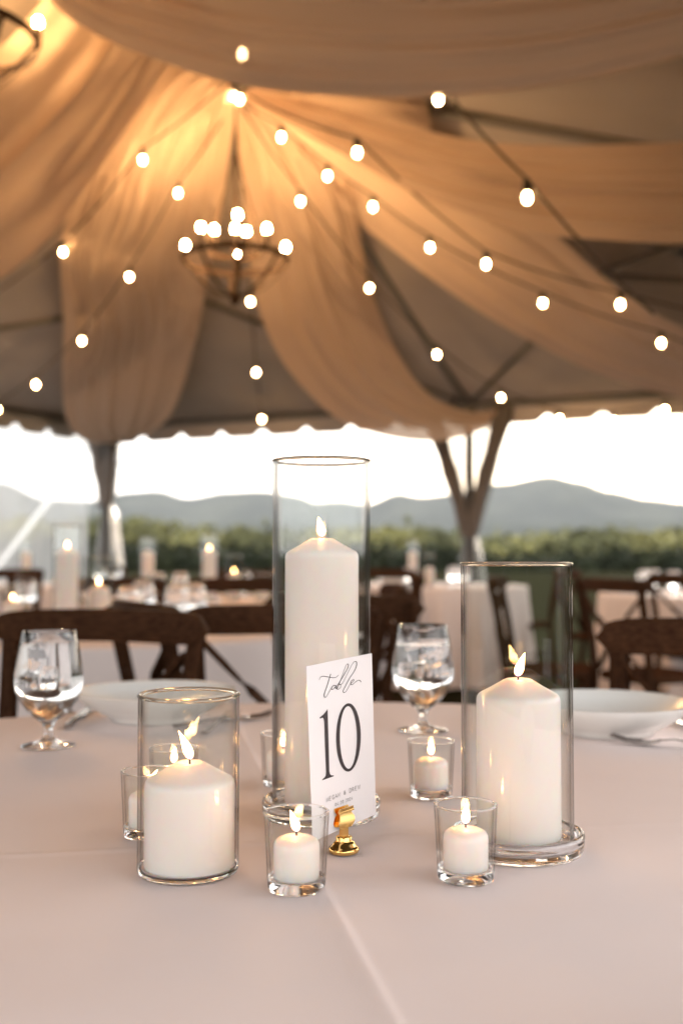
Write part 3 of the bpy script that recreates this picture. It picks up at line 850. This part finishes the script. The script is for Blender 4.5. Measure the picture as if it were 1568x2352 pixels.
votive_glass = MB().lathe([(.0236, .009), (.0262, .0612)], 64).lathe([(.0238, .0612), (.0214, .0105)], 64)
vg = votive_glass.mesh('glass_wall')
vr = MB().lathe([(.0250 + .0014 * math.cos(a), .0616 + .0010 * math.sin(a)) for a in [2 * math.pi * k / 10 for k in range(10)]], 64, close=True).mesh('glass_rim', True, 3)
vb = MB().lathe([(0, .0008), (.017, .0006), (.0205, 0), (.0226, .0008), (.0233, .003), (.0236, .009), (.0232, .0104), (.0214, .0106), (.0195, .0088), (0, .0080)], 64).mesh('glass_base', True, 1.2)
vw = MB().lathe([(0, 0), (.0175, 0), (.0184, .0015), (.0186, .024), (.0182, .0275), (.0165, .0305), (.012, .0328), (.006, .034), (.003, .0338), (0, .0335)], 48).mesh('wax_body', True, 1.2)
def votive(label, clabel, px, d, lean=(0, 0), lit=True, s=1.0, fl=.017):
    x = X(px, d)
    g = thing('votive_glass', label, 'votive holder', (x, d, Z0), 0, 'clear votive holders on the tables')
    obj('glass_wall', vg, M['wall'], g); obj('glass_rim', vr, M['glass'], g); obj('glass_base', vb, M['glass'], g)
    c = thing('votive_candle', clabel, 'candle', (x, d, Z0 + .0089), random.uniform(0, 6) if not lit else 0, 'small votive candles in clear holders')
    obj('wax_body', vw, M['wax'], c)
    if lit: wick_flame(c, .0335, lean, fl, .007, .0038)
    else: obj('wick', MB().tube([(0, 0, .033), (.001, 0, .042)], .0007, 6).mesh('wick'), M['wick'], c)
    return g, c
votive('clear votive holder in front of the table number card', 'small votive candle burning in front of the card', 682, .868, (-.30, 0))
votive('clear votive holder in front of the medium vase', 'small votive candle burning in front of the medium vase', 1066, .893, (.05, 0))
v0 = votive('clear votive holder behind, between the goblet and the medium vase', 'small votive candle behind, between goblet and medium vase', 988, 1.195, (.0, 0))
votive('clear votive holder half hidden at the left of the short vase', 'small votive candle left of the short vase', 345, 1.03, (.5, 0))
votive('clear votive holder seen through the short vase', 'small votive candle seen through the short vase', 402, 1.15, (.1, 0))
votive('clear votive holder half hidden behind the tallest vase', 'small votive candle half hidden behind the tallest vase', 651, 1.245, (.1, 0))

# ------------------------------------------------------------------ goblets
gob_mesh = MB().lathe([(0, .0016), (.020, .0010), (.034, 0), (.0372, .0008), (.0378, .0022), (.034, .0036), (.020, .0062), (.010, .0105), (.0062, .0155), (.0054, .021), (.0062, .0265), (.0098, .0330),
                       (.0207, .0420), (.029, .0500), (.038, .062), (.0445, .0755), (.0470, .089), (.0466, .101), (.0441, .119), (.0406, .139), (.0366, .1595), (.0360, .1608),
                       (.0352, .1600), (.0392, .139), (.0427, .119), (.0452, .101), (.0455, .089), (.0430, .0765), (.0362, .0635), (.027, .0520), (.0175, .0440), (.008, .0395), (0, .0385)], 72).mesh('goblet', True, 2)
def water_mesh(zl):
    inner = [(0, .0383), (.008, .0393), (.0178, .0438), (.0273, .0518), (.0365, .0633), (.0433, .0763), (.0458, .089), (.0455, .101), (.0430, .119), (.0395, .139), (.0375, .149)]
    pr = [q for q in inner if q[1] < zl]
    a = pr[-1]; b = inner[len(pr)] if len(pr) < len(inner) else (.037, .152)
    t = (zl - a[1]) / (b[1] - a[1]); rr = a[0] + (b[0] - a[0]) * t
    return MB().lathe(pr + [(rr, zl), (rr - .001, zl - .0004), (0, zl - .0006)], 64).mesh('water', True, 1.2)
def goblet(label, x, y, zl=.146, ice=0, empty=False, rz=0.0):
    g = thing('water_goblet', label, 'goblet', (x, y, Z0), rz, 'stemmed water goblets')
    obj('goblet_glass', gob_mesh, M['goblet'], g)
    obj('water', WM[zl], M['water'], g)
    rnd = random.Random(int(abs(x) * 1000))
    for k in range(ice):
        a = rnd.uniform(0, 6.28); r = rnd.uniform(.008, .024); z = zl - rnd.uniform(.008, .05)
        rot = Matrix.Rotation(rnd.uniform(0, 3), 3, 'X') @ Matrix.Rotation(rnd.uniform(0, 3), 3, 'Y')
        mbx = MB().box((0, 0, 0), (.021, .019, .016), rot)
        obj('ice_cube', mbx.mesh('ice_cube', True, .9), M['ice'], g, loc=(r * math.cos(a), r * math.sin(a), z))
    return g
WM = {.146: water_mesh(.146), .131: water_mesh(.131)}
goblet('water goblet full of ice water standing at the left edge', X(116, 1.50), 1.50, .146, 3)
goblet('water goblet behind, between the card and the medium vase', X(970, 1.626), 1.626, .131, 3)

# ------------------------------------------------------------------ bowls, cutlery
bowl_mesh = MB().lathe([(0, .003), (.062, .003), (.066, 0), (.070, 0), (.072, .005), (.085, .012), (.108, .025), (.122, .037), (.1295, .0462), (.1300, .0476), (.1285, .0482), (.126, .0468), (.118, .038), (.104, .028), (.082, .0160), (.06, .0105), (0, .0095)], 96).mesh('bowl', True, 1.2)
def bowl(label, x, y): return tag(obj('dinner_bowl', bowl_mesh, M['plate'], loc=(x, y, Z0)), label, 'bowl', 'shallow ivory dinner bowls')
bowl('shallow ivory bowl behind the short vase on the left', X(362, 1.755), 1.745)
bowl('shallow ivory bowl behind the medium vase on the right', X(1382, 1.63), 1.62)
bowl('shallow ivory bowl just touching the bottom right corner', .268, .428)
def fork(label, x, y, rz, knife=False):
    f = thing('fork' if not knife else 'knife', label, 'cutlery', (x, y, Z0 + .002), rz)
    if knife:
        obj('handle', MB().tube([(0, -.1, .003), (0, -.04, .004), (0, 0, .0035)], [.007, .006, .004], 10, flat=.5).mesh('handle'), M['steel'], f)
        obj('blade', MB().bar([(0, 0, .003), (0, .06, .002), (0, .11, .002)], .016, .0015).mesh('blade'), M['steel'], f)
        return f
    obj('handle', MB().tube([(0, -.12, .003), (0, -.08, .004), (0, -.02, .009), (0, 0, .006)], [.0065, .0055, .003, .004], 10, flat=.35).mesh('handle'), M['steel'], f)
    obj('fork_head', MB().bar([(0, -.002, .006), (0, .012, .003), (0, .026, .0035)], .024, .0018).mesh('fork_head'), M['steel'], f)
    for k in range(4):
        xx = -.0102 + k * .0068
        obj('tine', MB().tube([(xx, .024, .0035), (xx, .045, .004), (xx * .95, .066, .010)], [.0019, .0016, .0008], 6).mesh('tine'), M['steel'], f)
    return f
fork('steel fork lying right of the left bowl, inner one', X(520, 1.72), 1.70, R(-8))
fork('steel fork lying right of the left bowl, outer one', X(556, 1.74), 1.72, R(-52))
fork('steel fork at the right edge beside the right bowl', X(1512, 1.49), 1.50, R(66))
fork('steel knife behind the left goblet', X(155, 1.66), 1.74, R(4), True)
fork('steel knife at the right edge behind the fork', X(1572, 1.66), 1.66, R(10), True)

# ------------------------------------------------------------------ table number card
TL = Vector((X(713.4, .937), .937, TZ + .1718)); TRc = Vector((X(856.5, 1.017), 1.017, TZ + .176))
BR = Vector((X(858.5, 1.017), 1.017, TZ + .0234)); BL = Vector((X(712.7, .937), .937, TZ + .0193))
cw = ((TRc - TL).length + (BR - BL).length) / 2; chh = ((TL - BL).length + (TRc - BR).length) / 2
ex = ((TRc - TL) + (BR - BL)).normalized(); ez = ((TL - BL) + (TRc - BR)); ez = (ez - ex * ez.dot(ex)).normalized(); en = ex.cross(ez)   # en points away from us? fixed below
if en.y > 0: en = -en
ctr = (TL + TRc + BR + BL) / 4
card = thing('table_number_card', 'white upright card reading table 10 in a gold clip', 'card')
def curl(u, v): return .0022 * math.sin(math.pi * u) * (0.3 + .7 * v) + .0018 * (1 - u) ** 2 * v
def cardp(u, v, off=0.0):
    return ctr + ex * ((u - .5) * cw) + ez * ((v - .5) * chh) + en * (off - curl(u, v))
rows = [[cardp(i / 12, j / 16, .0002) for i in range(13)] for j in range(17)]
rows2 = [[cardp(i / 12, j / 16, -.0002) for i in range(13)] for j in range(17)]
mb = MB().grid(rows).grid(rows2)
edge = [(i, 0) for i in range(13)] + [(12, j) for j in range(1, 17)] + [(i, 16) for i in range(11, -1, -1)] + [(0, j) for j in range(15, -1, -1)]
n1 = 13 * 17
for a, b in zip(edge, edge[1:]):
    ia, ib = a[1] * 13 + a[0], b[1] * 13 + b[0]; mb.f.append((ia, ib, ib + n1, ia + n1))
obj('card_sheet', mb.mesh('card_sheet', True, .8), M['card'], card)
# lettering: measured positions on the face are taken to card coordinates
quad = [(638, 268), (1276, 132), (1295, 1785), (635, 2062)]
def solve(A, b):
    n = len(b); Mx = [r_[:] + [b[i]] for i, r_ in enumerate(A)]
    for i in range(n):
        p_ = max(range(i, n), key=lambda r_: abs(Mx[r_][i])); Mx[i], Mx[p_] = Mx[p_], Mx[i]
        for r_ in range(n):
            if r_ != i:
                f_ = Mx[r_][i] / Mx[i][i]; Mx[r_] = [a_ - f_ * c_ for a_, c_ in zip(Mx[r_], Mx[i])]
    return [Mx[i][n] / Mx[i][i] for i in range(n)]
A_, b_ = [], []
for (x, y), (u, v) in zip(quad, [(0, 1), (1, 1), (1, 0), (0, 0)]):
    A_.append([x, y, 1, 0, 0, 0, -u * x, -u * y]); b_.append(u); A_.append([0, 0, 0, x, y, 1, -v * x, -v * y]); b_.append(v)
Hm = solve(A_, b_) + [1]
def uv(x, y):
    d = Hm[6] * x + Hm[7] * y + 1
    return ((Hm[0] * x + Hm[1] * y + Hm[2]) / d, (Hm[3] * x + Hm[4] * y + Hm[5]) / d)
ASP = chh / cw
def ribbon(mb, pts, w0, w1=None, smooth_=True, n=None):
    """pts in card uv (v scaled as given); widths in metres"""
    P3 = [Vector((u * cw, v * chh, 0)) for (u, v) in pts]
    if smooth_: P3 = spline(P3, n or len(pts) * 7)
    V = []; k = len(P3)
    for i, p_ in enumerate(P3):
        t = (P3[min(i + 1, k - 1)] - P3[max(i - 1, 0)]).normalized(); q = Vector((-t.y, t.x, 0))
        if w1 is None: wd = w0
        else: wd = w0 + (w1 - w0) * max(0, -t.y) ** 1.5        # down strokes are heavier
        for s in (-1, 1):
            r_ = p_ + q * s * wd / 2; V.append(cardp(r_.x / cw, r_.y / chh, .0005))
    mb.add(V, [(2 * i, 2 * i + 1, 2 * i + 3, 2 * i + 2) for i in range(k - 1)])
word = MB()
strokes = [
 [(880, 340), (862, 395), (838, 465), (812, 530), (806, 556), (812, 573), (828, 568), (852, 530), (884, 480), (896, 462), (918, 455), (930, 460)],
 [(762, 402), (768, 382), (784, 368), (810, 364), (850, 370), (895, 378), (930, 374), (952, 358), (958, 350)],
 [(928, 458), (908, 454), (890, 470), (884, 490), (894, 496), (912, 482), (930, 456), (924, 478), (932, 487), (948, 474), (970, 420), (1000, 340), (1030, 262), (1046, 240), (1055, 252), (1044, 290), (1010, 350), (972, 412), (943, 462), (936, 486), (950, 494), (972, 476), (978, 454), (968, 442), (958, 446)],
 [(958, 446), (988, 440), (1018, 390), (1056, 310), (1094, 240), (1114, 216), (1132, 222), (1130, 262), (1104, 320), (1062, 385), (1022, 460), (998, 508), (1006, 527), (1026, 514), (1052, 470), (1072, 432)],
 [(1072, 434), (1092, 420), (1106, 402), (1098, 396), (1080, 412), (1072, 436), (1082, 448), (1104, 434), (1130, 410), (1152, 402), (1164, 408), (1168, 420)]]
for st_ in strokes: ribbon(word, [uv(x, y) for x, y in st_], .00048, .0011)
obj('printed_word', word.mesh('printed_word', False), M['ink'], card)
num = MB()
def poly_face(mb, pts):
    V = [cardp(u, v, .0005) for u, v in pts]; mb.add(V, [tuple(range(len(V)))])
# numeral 1: stem and serifs as quads
def quadc(mb, pts): poly_face(mb, [uv(x, y) for x, y in pts])
quadc(num, [(836, 692), (836, 800), (797, 815), (793, 790), (782, 778)])
quadc(num, [(836, 692), (782, 778), (755, 790), (752, 777), (790, 748), (815, 720)])
quadc(num, [(797, 815), (836, 800), (833, 1330), (798, 1342)])
quadc(num, [(798, 1342), (833, 1330), (838, 1356), (850, 1370), (876, 1371), (876, 1380), (755, 1421), (755, 1412), (782, 1390), (793, 1372)])
k = 56; oo = []; ii = []
for i in range(k):
    a = 2 * math.pi * i / k
    for lst, ra, rb in ((oo, 122, 348), (ii, 84, 319)):
        x = ra * math.cos(a); lst.append(uv(1035 + x, 984 + rb * math.sin(a) - .30 * x))
V = [cardp(u, v, .0005) for u, v in oo] + [cardp(u, v, .0005) for u, v in ii]
num.add(V, [(i, (i + 1) % k, k + (i + 1) % k, k + i) for i in range(k)])
obj('printed_number', num.mesh('printed_number', False), M['ink'], card)
G = {'M': [[(0, 0), (.08, 1), (.5, .15), (.92, 1), (1, 0)]], 'E': [[(.75, 1), (0, 1), (0, 0), (.75, 0)], [(0, .53), (.62, .53)]],
     'G': [[(.9, .82), (.7, .97), (.45, 1), (.12, .8), (0, .5), (.12, .2), (.45, 0), (.75, .04), (.92, .15), (.92, .45), (.62, .45)]],
     'A': [[(0, 0), (.5, 1), (1, 0)], [(.2, .38), (.8, .38)]], 'N': [[(0, 0), (0, 1), (.9, 0), (.9, 1)]],
     '&': [[(.95, .5), (.8, .2), (.45, 0), (.12, .12), (.1, .35), (.5, .62), (.62, .82), (.45, 1), (.28, .85), (.4, .6), (1, 0)]],
     'D': [[(0, 0), (0, 1), (.4, 1), (.8, .82), (.9, .5), (.8, .18), (.4, 0), (0, 0)]], 'R': [[(0, 0), (0, 1), (.45, 1), (.65, .88), (.65, .65), (.45, .5), (0, .5)], [(.35, .5), (.8, 0)]],
     'W': [[(0, 1), (.28, 0), (.5, .8), (.75, 0), (1, 1)]], '0': [[(.45, 1), (.1, .8), (0, .5), (.1, .2), (.45, 0), (.8, .2), (.9, .5), (.8, .8), (.45, 1)]],
     '4': [[(.65, 0), (.65, 1), (0, .28), (.9, .28)]], '2': [[(.05, .8), (.25, 1), (.6, .98), (.75, .75), (.6, .5), (0, 0), (.8, 0)]], '.': [[(.35, .0), (.35, .09)]], ' ': []}
def line_text(mb, text, a, b, hpx, wpx):
    """a, b = photo positions of the base line ends"""
    ua, va = uv(*a); ub, vb = uv(*b)
    hv = uv(a[0], a[1] - hpx)[1] - va
    n = len(text); step = (ub - ua) / (n - .35)
    for i, chx in enumerate(text):
        for st_ in G[chx]:
            pts = [(ua + step * (i + x * .66), va + (vb - va) * i / n + hv * y) for x, y in st_]
            ribbon(mb, pts, wpx, None, False)
txt = MB(); line_text(txt, 'MEGAN & DREW', (793, 1646), (1136, 1512), 44, .00044)
obj('printed_names', txt.mesh('printed_names', False), M['ink'], card)
txt = MB(); line_text(txt, '04.20.2024', (880, 1694), (1060, 1626), 34, .00036)
obj('printed_date', txt.mesh('printed_date', False), M['ink'], card)

hd = .973; hx = X(789.5, hd)
holder = thing('card_holder', 'small gold clip stand holding the table number card', 'card holder', (hx, hd, Z0))
obj('base', MB().lathe([(0, 0), (.0120, 0), (.0134, .0008), (.0139, .0030), (.0133, .0047), (.0118, .0055), (.0112, .0062), (.0098, .0085), (.0088, .0097), (.0076, .0102), (.0072, .0109), (.0073, .0142), (.0066, .0149), (.0050, .0152), (0, .0154)], 64).mesh('base', True, .9), M['gold'], holder)
ang = math.atan2(ex.y, ex.x)
rotz = Matrix.Rotation(ang, 3, 'Z')
obj('stem', MB().tube([(0, 0, .0145), (0, 0, .0245)], .0044, 8).mesh('stem', True, .5), M['gold'], holder)
def clip_plate(off, sgn):
    prof = [(-.0035, .026), (-.0060, .0275), (-.0068, .031), (-.0058, .036), (-.0048, .0405), (-.0062, .043), (-.0060, .0470), (.0060, .0470), (.0062, .043), (.0050, .0405), (.0066, .036), (.0070, .031), (.0056, .0275), (.0032, .0255)]
    prof = [(x * 1.75, .0225 + (z - .0255) * .83) for x, z in prof]
    V = []; n = len(prof)
    for th in (0, .0011):
        for (x, z) in prof:
            bend = off + (.0018 if z < .034 else .0003 if z < .038 else .0016)
            V.append(rotz @ Vector((x, sgn * (bend + th), z)))
    Fc = [tuple(range(n)), tuple(range(n, 2 * n))[::-1]] + [(i, (i + 1) % n, n + (i + 1) % n, n + i) for i in range(n)]
    return V, Fc
mb = MB(); mb.add(*clip_plate(.0008, -1)); obj('clip_plate', mb.mesh('clip_plate', True, .5), M['gold'], holder)
mb = MB(); mb.add(*clip_plate(.0012, 1)); obj('clip_plate', mb.mesh('clip_plate', True, .5), M['gold'], holder)
yq = rotz @ Vector((0, -.0045, 0))
obj('clip_roll', MB().tube([rotz @ Vector((-.0106, -.0026, .0372)), rotz @ Vector((.0106, -.0026, .0372))], .0013, 10).mesh('clip_roll'), M['gold'], holder)

# ------------------------------------------------------------------ settings on the tables behind
def far_set(where, c, items):
    for it in items:
        kind, px, d, lab = it[0], it[1], it[2], it[3]
        x = X(px, d)
        if kind == 'tall':
            tray('glass tray under ' + lab, (x, d, Z0)); cyl_vase('tall cylinder vase round ' + lab, (x, d, Z0 + .0068), .0508, .36, 32); pillar('tall pillar candle, ' + lab, (x, d, Z0 + .0112), .274, lit=it[4])
        elif kind == 'med':
            cyl_vase('cylinder vase round ' + lab, (x, d, Z0), .0506, .254, 32); pillar('pillar candle, ' + lab, (x, d, Z0 + .0042), .150, lit=it[4])
        elif kind == 'low':
            cyl_vase('short vase round ' + lab, (x, d, Z0), .0428, .150, 32); pillar('short pillar candle, ' + lab, (x, d, Z0 + .0042), .090, lit=it[4])
        elif kind == 'vot':
            votive('votive holder ' + lab, 'votive candle ' + lab, px, d, lit=it[4])
        elif kind == 'gob':
            goblet('water goblet ' + lab, x, d, .131)
        elif kind == 'bowl':
            bowl('shallow ivory bowl ' + lab, x, d)
far_set('A', TA, [
    ('tall', 155, 3.72, 'burning at the left on the table behind the chairs', True),
    ('med', 228, 3.86, 'burning beside the tall one behind the left chair', True),
    ('low', 31, 3.98, 'burning at the far left edge', True),
    ('vot', 262, 3.80, 'lit, nearest the chair rail right of the medium candle', True),
    ('vot', 197, 3.62, 'lit, standing in for an orange reflection between the two bigger left candles', True),  # votive added in place of a dim orange reflection
    ('vot', 92, 3.70, 'lit, low between the left edge and the tall candle', True),
    ('gob', 300, 3.55, 'right of the burning candles on the left table', None),
    ('gob', 330, 4.25, 'behind the chair rail on the left table, third from left', None),
    ('gob', 408, 3.75, 'on the left table, left of the pair at its right end', None),
    ('gob', 446, 3.85, 'at the right end of the left table', None),
    ('gob', 60, 4.5, 'at the back of the left table near the left edge', None),
    ('bowl', 400, 4.05, 'at the right end of the left table', None),
    ('bowl', 60, 3.35, 'at the near edge of the left table', None)])
far_set('B', TB, [
    ('tall', 481, 5.85, 'burning left of the tallest vase in the middle distance', True),
    ('med', 538, 6.2, 'burning low beside the middle distance tall candle', True),
    ('tall', 340, 6.7, 'unlit in the middle distance left of the burning one', False),
    ('low', 602, 6.1, 'unlit just left of the tallest vase', False),
    ('gob', 362, 5.9, 'in the middle distance, below the unlit tall candle', None),
    ('gob', 415, 6.0, 'in the middle distance, left of the burning tall candle', None),
    ('gob', 560, 6.6, 'in the middle distance behind the burning low candle', None)])
far_set('C', TCc, [
    ('tall', 948, 8.9, 'unlit on the farthest table', False),
    ('med', 985, 8.8, 'unlit beside the tall one on the farthest table', False),
    ('gob', 940, 8.35, 'on the farthest table, left', None), ('gob', 1040, 8.6, 'on the farthest table, right of the candles', None),
    ('gob', 1064, 8.5, 'on the farthest table, rightmost', None), ('bowl', 900, 9.0, 'on the farthest table', None)])
far_set('D', TD, [
    ('gob', 1478, 6.75, 'on the right edge table, left of the overlapping pair', None), ('gob', 1500, 7.0, 'on the right edge table, behind the pair', None),
    ('gob', 1545, 6.6, 'on the right edge table, rightmost', None)])
far_set('G', TG, [
    ('gob', 232, 8.9, 'at the far left, under the corner pole', None), ('gob', 268, 8.6, 'at the far left, right of the corner pole', None),
    ('tall', 60, 9.0, 'unlit on the far left table', False)])
